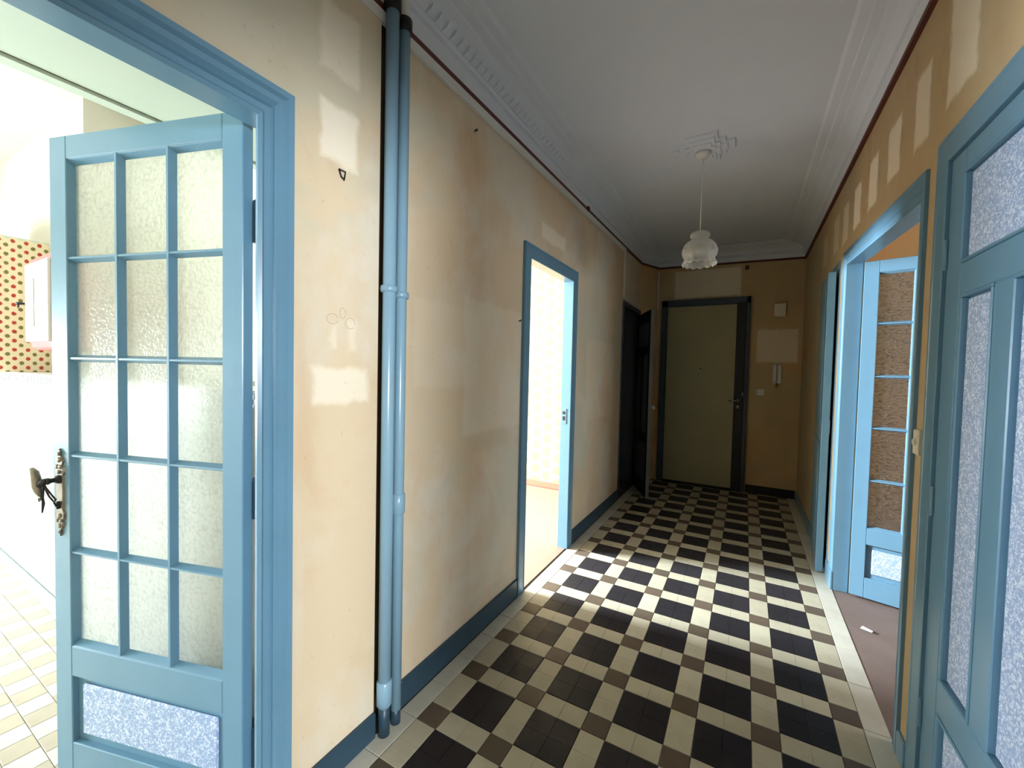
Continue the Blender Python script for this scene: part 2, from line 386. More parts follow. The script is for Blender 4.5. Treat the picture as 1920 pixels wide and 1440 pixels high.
# ------------------------------------------------------------------ tiled hall floor
floor = struct(MB().box(XLB, XRB, YB, YF+0.05, -0.08, -0.004).build('floor', M_grout), 'chequered dark, brown and cream cement tile floor', 'floor')
tiles = []      # (x0,x1,y0,y1,kind)
U = 0.1; g = 0.0012
for v in range(-24, 46, 3):
    for u in range(0, 16, 3):
        tiles.append((u*U, (u+1)*U, v*U, (v+1)*U, 1))
        tiles.append((u*U, (u+1)*U, (v+1)*U, (v+3)*U, 2))
        if u < 15:
            tiles.append(((u+1)*U, (u+3)*U, v*U, (v+1)*U, 2))
            tiles.append(((u+1)*U, (u+3)*U, (v+1)*U, (v+3)*U, 0))
y = -2.4
while y < YF-0.02:
    tiles.append((-0.085, 0.0, y, min(y+0.2, YF), 3)); y += 0.2
yy = -2.4
while yy < YF-0.02:
    tiles.append((1.6, 1.69, yy, min(yy+0.3, YF), 3)); yy += 0.3
def clip_tile(t):
    return (t[0], t[1], t[2], min(t[3], YF), t[4])
tiles = [clip_tile(t) for t in tiles if t[2] < YF-0.01]
def tile_area(t):
    ps = [project((x, y, 0)) for x, y in ((t[0],t[2]),(t[1],t[2]),(t[1],t[3]),(t[0],t[3]))]
    if any(p is None for p in ps): return 0
    cx = sum(p[0] for p in ps)/4; cyy = sum(p[1] for p in ps)/4
    if not (560 < cx < 1760 and 850 < cyy < 1490): return 0
    return abs(sum(ps[i][0]*ps[(i+1)%4][1]-ps[(i+1)%4][0]*ps[i][1] for i in range(4)))/2
tiles.sort(key=tile_area, reverse=True)
TM = [T_dark, T_brown, T_cream, T_border]; TN = ['dark_floor_tile', 'brown_floor_tile', 'cream_floor_tile', 'border_floor_tile']
cache = {}
def tile_mesh(w_, h_, k, th=0.006, mats=TM, names=TN, axis='z'):
    key = (round(w_,4), round(h_,4), k, axis, names[k])
    if key in cache: return cache[key]
    c = 0.0016 if axis == 'z' else 0.0012; vs = []; fs = []
    # cement tiles are laid in 10 cm units: bars are two units, dark squares four, with hairline joints
    nx = max(1, round(w_/0.1)) if names is TN and k in (0, 2) else 1
    ny = max(1, round(h_/0.1)) if names is TN and k in (0, 2) else 1
    for ix in range(nx):
        for iy in range(ny):
            x0 = -w_/2+w_*ix/nx+(g if ix == 0 else 0.00025); x1 = -w_/2+w_*(ix+1)/nx-(g if ix == nx-1 else 0.00025)
            y0 = -h_/2+h_*iy/ny+(g if iy == 0 else 0.00025); y1 = -h_/2+h_*(iy+1)/ny-(g if iy == ny-1 else 0.00025)
            cc = [c if ix == 0 else 0.0006, c if ix == nx-1 else 0.0006, c if iy == 0 else 0.0006, c if iy == ny-1 else 0.0006]
            o0 = len(vs)
            for z, t0, t1, t2, t3 in ((0, 0, 0, 0, 0), (th-0.0012, 0, 0, 0, 0), (th, *cc)):
                vs += [(x0+t0, y0+t2, z), (x1-t1, y0+t2, z), (x1-t1, y1-t3, z), (x0+t0, y1-t3, z)]
            fs.append((o0+8, o0+9, o0+10, o0+11))
            for o_ in (0, 4):
                for i in range(4): fs.append((o0+o_+i, o0+o_+(i+1) % 4, o0+o_+4+(i+1) % 4, o0+o_+4+i))
    if axis == 'y': vs = [(x, -z, y) for x, y, z in vs]
    me = bpy.data.meshes.new(names[k]); me.from_pydata(vs, [], fs); me.materials.append(mats[k])
    bm = bmesh.new(); bm.from_mesh(me); bmesh.ops.recalc_face_normals(bm, faces=bm.faces); bm.to_mesh(me); bm.free()
    cache[key] = me; return me
rest = MB()
for i, t in enumerate(tiles):
    dz = random.uniform(-0.0006, 0.0006)
    if i < 300 and tile_area(t) > 0:
        o = share(tile_mesh(t[1]-t[0], t[3]-t[2], t[4]), TN[t[4]], floor, ((t[0]+t[1])/2, (t[2]+t[3])/2, -0.006+dz))
    else:
        rest.cur = t[4]; rest.box(t[0]+g, t[1]-g, t[2]+g, t[3]-g, -0.006, dz)
tag(rest.build('remaining_floor_tiles', TM, floor), kind='stuff')

# ------------------------------------------------------------------ skirting, rail, cornice
def skirt(name, parts, mat, label):
    m = MB()
    for p in parts: m.box(*p)
    return struct(m.build(name, mat, bevel=0.004), label, 'skirting board')
skirt('baseboard_left', [(XL, -0.085, 0.0, B0-0.06, 0, 0.115), (XL, -0.085, B1+0.10, W0-0.03, 0, 0.115)], M_bluedk, 'dark blue skirting along the left wall')
skirt('baseboard_left_near', [(XLN, -0.070, K1+0.10, -0.15, 0, 0.10)], M_bluedk, 'blue skirting between kitchen door frame and pipes')
skirt('baseboard_far', [(1.17, XR, YF-0.015, YF, 0, 0.10)], M_dark, 'dark skirting right of the entrance door')
skirt('baseboard_right', [(XR-0.015, XR, S1+0.08, YF, 0, 0.10), (XR-0.010, XR, R1+0.108, S0-0.012, 0, 0.12), (XR-0.012, XR, D1+0.092, R0-0.062, 0, 0.10)], M_blue, 'blue skirting along the right wall')

PATH = [(-0.10,YB,2.72),(-0.10,0,2.778),(-0.10,3.41,2.845),(-0.10,4.25,2.868),(0.06,YF,2.858),(XR,YF,2.822),(XR,0.8,2.835),(XR,YB,2.84)]
def sweep(m, path, prof, ztop=None):
    n = len(path); rows = []
    for i, (x, y, z0) in enumerate(path):
        dirs = []
        if i > 0: dirs.append(Vector((x-path[i-1][0], y-path[i-1][1])).normalized())
        if i < n-1: dirs.append(Vector((path[i+1][0]-x, path[i+1][1]-y)).normalized())
        ns = [Vector((d.y, -d.x)) for d in dirs]
        if len(ns) == 2: b = (ns[0]+ns[1]).normalized(); k = 1/max(0.3, b.dot(ns[0])); b = b*k
        else: b = ns[0]
        sc = 1.0 if ztop is None else (ztop-z0)/prof_h
        rows.append([(x+b.x*d, y+b.y*d, z0+dz*sc) for d, dz in prof])
    k = len(prof); vs = [p for r in rows for p in r]; fs = []
    for i in range(n-1):
        for j in range(k): fs.append((i*k+j, i*k+(j+1)%k, (i+1)*k+(j+1)%k, (i+1)*k+j))
    fs.append(tuple(range(k))); fs.append(tuple((n-1)*k+j for j in range(k)))
    m.add(vs, fs)
prof_h = 0.21
cprof = [(0,0),(0.016,0),(0.026,0.072),(0.020,0.078),(0.036,0.083),(0.044,0.094),(0.038,0.104),(0.034,0.112),(0.050,0.135),(0.075,0.158),(0.105,0.172),(0.110,0.178),(0.150,0.184),(0.155,0.192),(0.195,0.196),(0.205,0.205),(0.21,0.21),(0,0.21)]
m = MB(); sweep(m, PATH, cprof, ZC)
cor = struct(m.build('trim_cornice', M_ceil), 'moulded plaster cornice around the hall ceiling', 'cornice')
# leaf-and-dart enrichment on the cornice
m = MB()
for side in (0, 1):
    y = 0.06
    while y < 3.3:
        z0 = (2.778+0.0196*y) if side == 0 else 2.835-0.003*(y-0.8)
        x = XL if side == 0 else XR; s = 1 if side == 0 else -1
        zz = z0+0.115
        m.hexa([(x+s*0.036,y,zz-0.006),(x+s*0.062,y+0.008,zz+0.012),(x+s*0.062,y+0.028,zz+0.012),(x+s*0.036,y+0.036,zz-0.006)],
               [(x+s*0.03,y,zz+0.02),(x+s*0.070,y+0.012,zz+0.034),(x+s*0.070,y+0.024,zz+0.034),(x+s*0.03,y+0.036,zz+0.02)])
        y += 0.052
tag(m.build('cornice_leaf_row', M_ceil, cor), kind='stuff')
m = MB(); sweep(m, PATH, [(0,-0.018),(0.020,-0.018),(0.020,0.004),(0,0.004)])
struct(m.build('trim_red_rail', M_red), 'thin oxblood red rail under the cornice', 'rail')
m = MB(); sweep(m, [PATH[0], PATH[1], (-0.10,3.42,2.845)], [(0,-0.060),(0.020,-0.060),(0.020,-0.018),(0,-0.018)])
m.box(XL, XL+0.016, 3.395, 3.415, 2.29, 2.81)
m.box(XL, XL+0.016, 3.395, 4.20, 2.285, 2.303)
struct(m.build('trim_white_batten', M_white, bevel=0.002), 'white cable batten under the red rail and round the closet door', 'batten')
struct(MB().box(0.055, 0.072, YF-0.018, YF, 2.30, 2.80).build('trim_white_corner_batten', M_white, bevel=0.002), 'short white vertical batten left of the entrance door', 'batten')
jb = MB(); jb.lathe([(0,0),(0.022,0),(0.022,0.012),(0.012,0.02),(0,0.022)], (XL+0.016, 2.11, 2.815), 14, 'x')
tag(jb.build('cable_junction', M_red, smooth=False), 'small red junction knob on the rail over the left wall', 'junction box')
jb = MB(); jb.box(1.075,1.115,YF-0.02,YF,2.735,2.785).box(1.086,1.104,YF-0.028,YF-0.02,2.748,2.772)
tag(jb.build('cable_junction', M_red, bevel=0.003), 'small dark red junction box above the entrance door', 'junction box')

# ------------------------------------------------------------------ door casings
CP = [(0,0),(0,0.010),(0.010,0.016),(0.018,0.010),(0.034,0.010),(0.038,0.018),(0.046,0.012),(0.054,0.022),(0.070,0.022),(0.074,0.015),(0.082,0.026),(0.098,0.026),(0.100,0.0)]
CP2 = [(0,0),(0,0.014),(0.008,0.018),(0.012,0.014),(0.075,0.014),(0.080,0.020),(0.09,0.020),(0.09,0)]
def casing(name, x, s, y0, y1, z0, z1, prof, label, mat=M_blue, scale=1.0, depth=None, k0=1.0, kp=1.0, zb=0.0, reb=0.0):
    """x wall face, s=+1 protrudes to +x. z0 head height at y0, z1 at y1"""
    m = MB(); rows = []
    for (w_, h_) in prof:
        w_ *= scale; X = x+s*h_*kp
        rows.append([(X, y0-w_*k0, zb), (X, y0-w_*k0, z0+w_), (X, y1+w_, z1+w_), (X, y1+w_, zb)])
    k = len(rows); vs = [p for r in rows for p in r]; fs = []
    for i in range(k):
        j = (i+1) % k
        for q in range(3): fs.append((i*4+q, i*4+q+1, j*4+q+1, j*4+q))
    fs.append(tuple(i*4 for i in range(k))); fs.append(tuple(i*4+3 for i in range(k)))
    m.add(vs, fs)
    o = struct(m.build(name, mat), label, 'door frame')
    if depth:
        a, b = sorted((x, depth)); t_ = 0.012
        j = MB()
        j.box(a, b, y0-t_, y0, zb, z0).box(a, b, y1+reb, y1+reb+t_, zb, z1)
        j.hexa([(a,y0-t_,z0),(b,y0-t_,z0),(b,y1+reb+t_,z1),(a,y1+reb+t_,z1)], [(a,y0-t_,z0+t_),(b,y0-t_,z0+t_),(b,y1+reb+t_,z1+t_),(a,y1+reb+t_,z1+t_)])
        j.build('jamb_lining', mat, o)
    return o
casing('trim_1', XLN, 1, K0, K1, KZ, KZ, CP, 'blue fluted frame of the kitchen doorway', depth=XLB, reb=0.048)
casing('trim_2', XL, 1, B0, B1, BZ, BZ, CP2, 'blue frame of the bright bedroom doorway', depth=XLB-0.012, scale=1.0)
c3 = casing('trim_3', XR, -1, R0, R1, RZ0, RZ1, CP, 'blue fluted frame of the wide right doorway', depth=XRB-0.01, k0=0.6, kp=0.45)
casing('trim_4', XR, -1, D0, D1, DZ, DZ, CP2, 'blue frame of the closed speckled door', depth=XRB, kp=0.35)
casing('trim_5', XR, -1, S0, S1, SZ, SZ, [(0,0),(0,0.012),(0.05,0.016),(0.055,0.0)], 'blue frame of the narrow ajar door', depth=XRB, k0=0.15, kp=0.4)
casing('trim_6', XL, 1, W0, W1, WZ, WZ, [(0,0),(0,0.012),(0.05,0.014),(0.055,0.0)], 'dark frame of the closet doorway', mat=M_doordk, depth=XLB)
casing('trim_7', XR, -1, Q0, Q1, QZ, QZ, CP2, 'blue frame of the narrowed unseen doorway behind the viewer', depth=XRB)
# plinth blocks
m = MB(); m.box(XR-0.016, XR, R1-0.002, R1+0.104, 0, 0.125); m.build('plinth_block', M_blue, c3, bevel=0.004)

# ------------------------------------------------------------------ glazed door leaves
def bar(m, p0, p1, front, back, yf, yb, axis):
    """glazing bar: narrow at the front, wide at the back"""
    if axis == 'z':
        x, z0, z1 = p0, p1[0], p1[1]
        m.hexa([(x-front,yf,z0),(x+front,yf,z0),(x+back,yb,z0),(x-back,yb,z0)], [(x-front,yf,z1),(x+front,yf,z1),(x+back,yb,z1),(x-back,yb,z1)])
    else:
        z, x0, x1 = p0, p1[0], p1[1]
        m.hexa([(x0,yf,z-front),(x1,yf,z-front),(x1,yb,z-back),(x0,yb,z-back)], [(x0,yf,z+front),(x1,yf,z+front),(x1,yb,z+back),(x0,yb,z+back)])
def glazed_leaf(name, hinge, ang, W, zb, rows, lowp, s, label, glass, T=0.038, lat=None):
    """rows: pane boundaries top->bottom; lowp: (top,bottom) of solid panel; s: which side faces the hall"""
    root = empty(name, (hinge[0], hinge[1], 0), ang); struct(root, label, 'door')
    ztop = rows[0]+0.075; u0, u1 = 0.075, W-0.075
    yf, yb = 0.0, -s*T
    a, b = min(yf, yb), max(yf, yb)
    m = MB()
    m.box(0, u0, a, b, zb, ztop).box(u1, W, a, b, zb, ztop)
    m.box(u0, u1, a, b, rows[0], ztop).box(u0, u1, a, b, lowp[0], rows[-1]).box(u0, u1, a, b, zb, lowp[1])
    m.build('frame', M_blue, root, bevel=0.0025)
    gy0, gy1 = -s*0.026, -s*0.030
    ga, gb = min(gy0, gy1), max(gy0, gy1)
    c = (u1-u0)/3
    us = [u0, u0+c, u0+2*c, u1]
    for i in (1, 2):
        m = MB(); bar(m, us[i], (rows[-1], rows[0]), 0.004, 0.011, -s*0.003, -s*0.026, 'z')
        m.build('glazing_bar', M_blue, root)
    for z in rows[1:-1]:
        for i in range(3):
            m = MB(); bar(m, z, (us[i]+(0.0035 if i else 0), us[i+1]-(0.0035 if i < 2 else 0)), 0.003, 0.012, -s*0.004, -s*0.026, 'x')
            m.build('glazing_bar', M_blue, root)
    # sloped beads at the foot and head of the glazing
    m = MB()
    m.hexa([(u0,-s*0.002,rows[-1]),(u1,-s*0.002,rows[-1]),(u1,-s*0.026,rows[-1]),(u0,-s*0.026,rows[-1])], [(u0,-s*0.004,rows[-1]+0.002),(u1,-s*0.004,rows[-1]+0.002),(u1,-s*0.026,rows[-1]+0.013),(u0,-s*0.026,rows[-1]+0.013)])
    m.hexa([(u0,-s*0.006,rows[0]-0.002),(u1,-s*0.006,rows[0]-0.002),(u1,-s*0.026,rows[0]-0.013),(u0,-s*0.026,rows[0]-0.013)], [(u0,-s*0.004,rows[0]),(u1,-s*0.004,rows[0]),(u1,-s*0.026,rows[0]),(u0,-s*0.026,rows[0])])
    m.build('glazing_bead', M_blue, root)
    for r in range(len(rows)-1):
        for i in range(3):
            MB().box(us[i]+0.001, us[i+1]-0.001, ga, gb, rows[r+1]+0.001, rows[r]-0.001).build('glass_pane', glass, root)
    pa, pb = sorted((-s*0.020, -s*0.030))
    pan = MB().box(u0, u1, pa, pb, lowp[1], lowp[0]).build('panel_ground', M_blue, root)
    q0, q1 = sorted((-s*0.010, -s*0.020))
    o = MB().box(u0+0.03, u1-0.03, q0, q1, lowp[1]+0.028, lowp[0]-0.028).build('speckled_panel', M_paper, root, bevel=0.006)
    o['label'] = 'white and blue speckled paper panel'
    return root, us

kd, us = glazed_leaf('door_1', (-0.1714, -0.5873), math.radians(-163.46), 0.783, 0.010, [2.105, 1.780, 1.446, 1.116, 0.784, 0.459], (0.354, 0.120), 1,
    'open blue kitchen door with fifteen hammered glass panes', M_glass)
# hinges
for z in (1.86, 1.02, 0.235):
    m = MB(); m.tube([(-0.012, -0.034, z-0.055), (-0.012, -0.034, z+0.055)], 0.009, 10)
    m.box(-0.012, 0.03, -0.039, -0.036, z-0.05, z+0.05).lathe([(0,0.075),(0.007,0.07),(0.009,0.06),(0.009,0.055)], (-0.012,-0.034,z), 10)
    m.build('hinge', M_bluedk, kd)
# ornate handle on the kitchen door (local: x to latch, +y to viewer)
hx = 0.746; hz = 0.990
m = MB()
outl = [(0.0,0.150),(0.007,0.140),(0.006,0.128),(0.014,0.120),(0.019,0.108),(0.014,0.096),(0.020,0.086),(0.023,0.070),(0.017,0.058),(0.018,0.02),(0.018,-0.03),(0.017,-0.062),(0.023,-0.074),(0.021,-0.090),(0.014,-0.098),(0.018,-0.110),(0.012,-0.124),(0.005,-0.130),(0.006,-0.140),(0.0,-0.152)]
full = outl + [(-a_, b_) for a_, b_ in outl[::-1][1:-1]]
n = len(full)
vs = [(hx+a_, 0.0, hz+b_) for a_, b_ in full] + [(hx+a_*0.82, 0.006, hz+b_*0.98) for a_, b_ in full]
m.add(vs, [tuple(range(n)), tuple(range(n, 2*n))] + [(i, (i+1) % n, n+(i+1) % n, n+i) for i in range(n)])
for a_, b_, r_ in ((0,0.132,0.007),(0,0.112,0.010),(0.008,0.088,0.008),(-0.008,0.088,0.008),(0,0.070,0.007),(0,-0.080,0.009),(0.008,-0.096,0.007),(-0.008,-0.096,0.007),(0,-0.114,0.009),(0,-0.136,0.006)):
    m.lathe([(0,0.006),(r_*0.6,0.0055),(r_,0.002),(r_,0.0)], (hx+a_, 0.005, hz+b_), 10, 'y')
pl = m.build('escutcheon_plate', M_steel, kd, smooth=False); pl['label'] = 'ornate aged bronze escutcheon'
m = MB(); m.lathe([(0.0,0.034),(0.010,0.034),(0.012,0.030),(0.008,0.022),(0.008,0.010),(0.013,0.007),(0.015,0.0)], (hx, 0.006, hz+0.045), 14, 'y')
m.tube([(hx,0.034,hz+0.045),(hx+0.014,0.038,hz+0.044),(hx+0.024,0.040,hz+0.036),(hx+0.032,0.041,hz+0.026)], [0.011,0.010,0.011,0.009], 10)
hl = m.build('handle_neck', M_darkmetal, kd, smooth=True)
m = MB(); m.tube([(hx+0.022,0.041,hz-0.004),(hx+0.031,0.042,hz+0.010),(hx+0.036,0.043,hz+0.030),(hx+0.040,0.043,hz+0.054),(hx+0.046,0.043,hz+0.072),(hx+0.055,0.043,hz+0.078),(hx+0.062,0.043,hz+0.070)], [0.006,0.010,0.013,0.013,0.012,0.011,0.007], 12)
m.tube([(hx+0.022,0.042,hz-0.004),(hx+0.020,0.042,hz-0.018),(hx+0.026,0.042,hz-0.022),(hx+0.031,0.042,hz-0.012)], 0.003, 8)
lv = m.build('lever_handle', M_steel, kd, smooth=True); lv['label'] = 'curled scroll lever'
m = MB(); m.tube([(hx,0.014,hz-0.045),(hx,0.02,hz-0.03),(hx-0.016,0.024,hz-0.018),(hx-0.012,0.03,hz-0.004),(hx+0.010,0.034,hz+0.022),(hx+0.016,0.036,hz+0.038)], 0.0028, 8)
m.tube([(hx+0.016,0.036,hz+0.038),(hx+0.012,0.032,hz+0.01),(hx+0.010,0.026,hz-0.01),(hx+0.002,0.018,hz-0.03)], 0.0028, 8)
m.tube([(hx,0.010,hz-0.03),(hx,0.010,hz-0.055)], 0.004, 8)
m.tube([(hx+0.016,0.036,hz+0.03),(hx+0.018,0.038,hz-0.01),(hx+0.016,0.038,hz-0.03),(hx+0.022,0.038,hz-0.062)], [0.003,0.003,0.0045,0.002], 8)
cdp = m.build('cord_with_key', M_cord, kd, smooth=True); cdp['label'] = 'dark cord looped through the key'

rd, us = glazed_leaf('door_3', (1.772, 2.196), math.radians(-14.3), 0.66, 0.012, [2.114, 1.789, 1.451, 1.118, 0.779, 0.468], (0.362, 0.145), -1,
    'open blue glazed door inside the wide right doorway', M_glass2)

# closed speckled door on the right: panelled leaf, lies in the wall
d4 = struct(empty('door_4', (1.694, D1-0.003, 0), -math.pi/2), 'closed blue door with speckled paper panels at the right edge', 'door')
Wd = D1-D0-0.006
# local x: towards -y ; local +y: towards +x (into the wall) -> visible face at local y=0
pan = [(0.105, Wd-0.105, 1.80, 2.085), (0.125, 0.315, 0.49, 1.70), (0.412, Wd-0.115, 0.49, 1.70), (0.125, Wd-0.115, 0.12, 0.38)]
m = MB(); T = 0.036
m.box(0, 0.105, 0, T, 0.008, DZ-0.004).box(Wd-0.105, Wd, 0, T, 0.008, DZ-0.004)
m.box(0.105, Wd-0.105, 0, T, 2.085, DZ-0.004).box(0.105, Wd-0.105, 0, T, 1.70, 1.80).box(0.105, Wd-0.105, 0, T, 0.38, 0.49).box(0.105, Wd-0.105, 0, T, 0.008, 0.12)
m.box(0.315, 0.412, 0, T, 0.49, 1.70).box(0.105, 0.125, 0, T, 0.12, 0.38).box(0.105, 0.125, 0, T, 0.49, 1.70).box(Wd-0.115, Wd-0.105, 0, T, 0.12, 0.38).box(Wd-0.115, Wd-0.105, 0, T, 0.49, 1.70)
m.build('frame', M_blue, d4, bevel=0.004)
for (a0, a1, z0, z1) in pan:
    MB().box(a0, a1, 0.018, 0.028, z0, z1).build('panel_ground', M_blue, d4)
    o = MB().box(a0+0.014, a1-0.014, 0.010, 0.018, z0+0.014, z1-0.014).build('speckled_panel', M_paper, d4, bevel=0.004); o['label'] = 'blue and white speckled paper panel'
    # bolection bead
    m = MB()
    for (p0, p1, q0, q1) in ((a0, a1, z0, z0+0.009), (a0, a1, z1-0.009, z1), (a0, a0+0.009, z0+0.009, z1-0.009), (a1-0.009, a1, z0+0.009, z1-0.009)):
        m.box(p0, p1, -0.004, 0.02, q0, q1)
    m.build('panel_moulding', M_blue, d4, bevel=0.003)
for z in (1.85, 1.03, 0.3):
    m = MB(); m.tube([(0.002, -0.004, z-0.05), (0.002, -0.004, z+0.05)], 0.006, 10); m.build('hinge', M_blue, d4)

# narrow door standing ajar
hingeS = Vector((1.672, S1-0.015)); latchS = Vector((1.624, S0+0.004))
dS = latchS-hingeS; d5 = struct(empty('door_5', (hingeS.x, hingeS.y, 0), math.atan2(dS.y, dS.x)), 'narrow blue door standing ajar beyond the wide doorway', 'door')
Ws = dS.length
m = MB(); m.box(0, Ws, 0, 0.046, 0.01, SZ-0.02); m.build('slab', M_blue, d5, bevel=0.003)
for (z0, z1) in ((0.15, 0.95), (1.1, 2.05)):
    MB().box(0.1, Ws-0.1, -0.006, 0.0, z0, z1).build('raised_panel', M_blue, d5, bevel=0.004)
m = MB(); m.box(Ws-0.001, Ws+0.004, 0.012, 0.048, 1.03, 1.13); m.build('lock_plate', M_blue, d5, bevel=0.001)

# closet door, open into the hall at the far left
hC = Vector((-0.085, 4.185)); lC = Vector((0.212, 3.575)); dC = lC-hC
d6 = struct(empty('door_6', (hC.x, hC.y, 0), math.atan2(dC.y, dC.x)), 'dark panelled closet door standing open in the far left corner', 'door')
Wc = dC.length; hz_ = 2.165
m = MB(); T = 0.036
m.box(0, 0.09, -T, 0, 0.012, hz_).box(Wc-0.09, Wc-0.004, -T, 0, 0.012, hz_)
for (z0, z1) in ((0.012, 0.17), (0.62, 0.74), (1.66, 1.76), (2.04, hz_)): m.box(0.09, Wc-0.09, -T, 0, z0, z1)
m.box(Wc/2-0.035, Wc/2+0.035, -T, 0, 0.74, 1.66)
m.build('frame', M_dark, d6, bevel=0.003)
MB().box(Wc-0.004, Wc+0.001, -T, 0, 0.012, hz_).build('latch_edge', M_closet, d6)['label'] = 'pale door edge'
for (a0, a1, z0, z1) in ((0.09, Wc-0.09, 0.17, 0.62), (0.09, Wc/2-0.035, 0.74, 1.66), (Wc/2+0.035, Wc-0.09, 0.74, 1.66), (0.09, Wc-0.09, 1.76, 2.04)):
    MB().box(a0, a1, -0.024, -0.012, z0, z1).build('panel', M_closet, d6)
m = MB(); m.lathe([(0,0.055),(0.02,0.05),(0.025,0.035),(0.012,0.022),(0.010,0.0)], (Wc-0.05, 0.0, 1.05), 14, 'y'); m.build('knob', M_white, d6, smooth=True)

# entrance door
ed = struct(empty('door_7', (0.64, YF, 0)), 'beige entrance door with a black lock band at the hall end', 'door')
m = MB(); m.box(-0.515,-0.44,-0.05,0,0,2.405).box(0.47,0.515,-0.05,0,0,2.405).box(-0.515,0.515,-0.05,0,2.32,2.405)
m.build('door_frame', M_doordk, ed, bevel=0.005)
m = MB(); m.box(-0.44,0.37,-0.035,-0.005,0.03,2.32); m.build('door_slab', M_olive, ed, bevel=0.004)
m = MB(); m.box(0.37,0.47,-0.055,-0.004,0.0,2.34); m.build('lock_band', M_dark, ed, bevel=0.004)
m = MB(); m.box(-0.44,0.37,-0.06,0,0,0.03); m.build('threshold', M_dark, ed)
m = MB(); m.lathe([(0,0.014),(0.02,0.012),(0.024,0.0)], (0.412,-0.055,1.128), 16, 'y')
for i, v in enumerate(m.v): m.v[i] = (v[0], -0.055-(v[1]+0.055), v[2])
m.tube([(0.412,-0.066,1.128),(0.412,-0.095,1.128),(0.39,-0.102,1.128),(0.31,-0.10,1.124)], 0.0085, 10)
m.build('lever_handle', M_chrome, ed, smooth=True)
m = MB(); m.lathe([(0,-0.016),(0.022,-0.014),(0.026,0.0)], (0.415,-0.055,1.05), 18, 'y'); m.build('cylinder_lock', M_chrome, ed, smooth=True)
m = MB(); m.box(0.452,0.468,-0.075,-0.055,1.19,1.235); m.build('latch_knob', M_chrome, ed, bevel=0.003)
m = MB(); m.lathe([(0,-0.006),(0.008,-0.005),(0.010,0.0)], (-0.02,-0.035,1.52), 12, 'y'); m.build('peephole', M_darkmetal, ed)

# strike plate on the bedroom jamb
sp = MB().box(-0.152,-0.118,B1-0.004,B1,1.02,1.14).build('strike_plate', M_blue); tag(sp, 'blue lock strike plate on the bedroom door jamb', 'strike plate')
for z0, z1 in ((1.045,1.078),(1.095,1.118)): MB().box(-0.148,-0.128,B1-0.0055,B1-0.0035,z0,z1).build('strike_slot', M_dark, sp)

# ------------------------------------------------------------------ heating pipes
def pipe(cx, cy, r, label, rings, low, top, coup):
    root = empty('heating_pipe', (cx, cy, 0)); tag(root, label, 'pipe', 'blue vertical heating pipes')
    MB().tube([(0,0,low), (0.0,0,1.2), (0.001,0,top)], r, 20).build('pipe_body', M_pipe, root, smooth=True)
    MB().tube([(0,0,0), (0,0,low+0.01)], r*0.92, 18).build('bare_foot', M_bluedk, root, smooth=True)
    for z in rings:
        m = MB(); m.lathe([(r,-0.014),(r+0.007,-0.012),(r+0.009,0),(r+0.007,0.012),(r,0.014)], (0,0,z), 20); m.build('collar', M_pipe, root, smooth=True)
    for (z0, z1) in coup:
        m = MB(); m.lathe([(r,z0-0.004),(r+0.005,z0),(r+0.005,z1),(r,z1+0.004)], (0,0,0), 20); m.build('coupling', M_pipe, root, smooth=True)
    m = MB(); m.lathe([(r-0.004,0),(r+0.007,0.004),(r+0.008,0.05),(r-0.002,0.056)], (0,0,top-0.012), 18); m.build('union', M_darkmetal, root, smooth=True)
    MB().tube([(0,0,top+0.03), (0,0,ZC)], r*0.9, 16).build('upper_pipe', M_white, root, smooth=True)
pipe(-0.058, -0.122, 0.0245, 'thicker front one of the two blue pipes, nearer the kitchen door', [1.735], 0.115, 2.765, [(0.125, 0.215)])
pipe(-0.060, -0.058, 0.0215, 'thinner rear one of the two blue pipes, nearer the hall end', [1.722], 0.06, 2.735, [(0.86, 0.935)])

# ------------------------------------------------------------------ ceiling rose and pendant lamp
LX, LY = 0.818, 1.90
def stepped(s, k):   # stepped cross outline
    a = s; b = s*0.72; c = s*0.5
    q = [(a, -c*0.6), (a, c*0.6), (b, c*0.6), (b, b*0.75), (c, b*0.75), (c, a), (-c, a), (-c, b*0.75), (-b, b*0.75), (-b, c*0.6), (-a, c*0.6), (-a, -c*0.6), (-b, -c*0.6), (-b, -b*0.75), (-c, -b*0.75), (-c, -a), (c, -a), (c, -b*0.75), (b, -b*0.75), (b, -c*0.6)]
    return q
rose = empty('ceiling_rose', (LX, LY, ZC)); tag(rose, 'stepped white plaster rose above the glass lamp', 'ceiling rose')
for i, (s_, z0, z1) in enumerate(((0.20, 0.0, -0.012), (0.155, -0.012, -0.022), (0.11, -0.022, -0.030))):
    q = stepped(s_, 0); n = len(q); m = MB()
    m.add([(x, y, z0) for x, y in q]+[(x*0.97, y*0.97, z1) for x, y in q], [tuple(range(n)), tuple(range(n, 2*n))]+[(j, (j+1)%n, n+(j+1)%n, n+j) for j in range(n)])
    m.build('plaster_step', M_ceil, rose)
lamp = empty('pendant_lamp', (LX, LY, 2.2)); tag(lamp, 'clear pressed glass pendant lamp on a thin cord', 'lamp')
m = MB(); m.lathe([(0,0.77),(0.05,0.77),(0.05,0.755),(0.035,0.735),(0.012,0.728),(0,0.727)], (0,0,0), 22); m.build('ceiling_cup', M_white, lamp, smooth=True)
m = MB(); m.tube([(0.0,0,0.735),(0.006,0,0.68),(0.002,0,0.6),(0,0,0.42),(0,0,0.235)], 0.0035, 8); m.build('cord', M_white, lamp, smooth=True)
m = MB(); m.tube([(0,0,0.24),(0,0,0.20),(0,0,0.15)], [0.012,0.019,0.019], 14); m.build('lamp_holder', M_white, lamp, smooth=True)
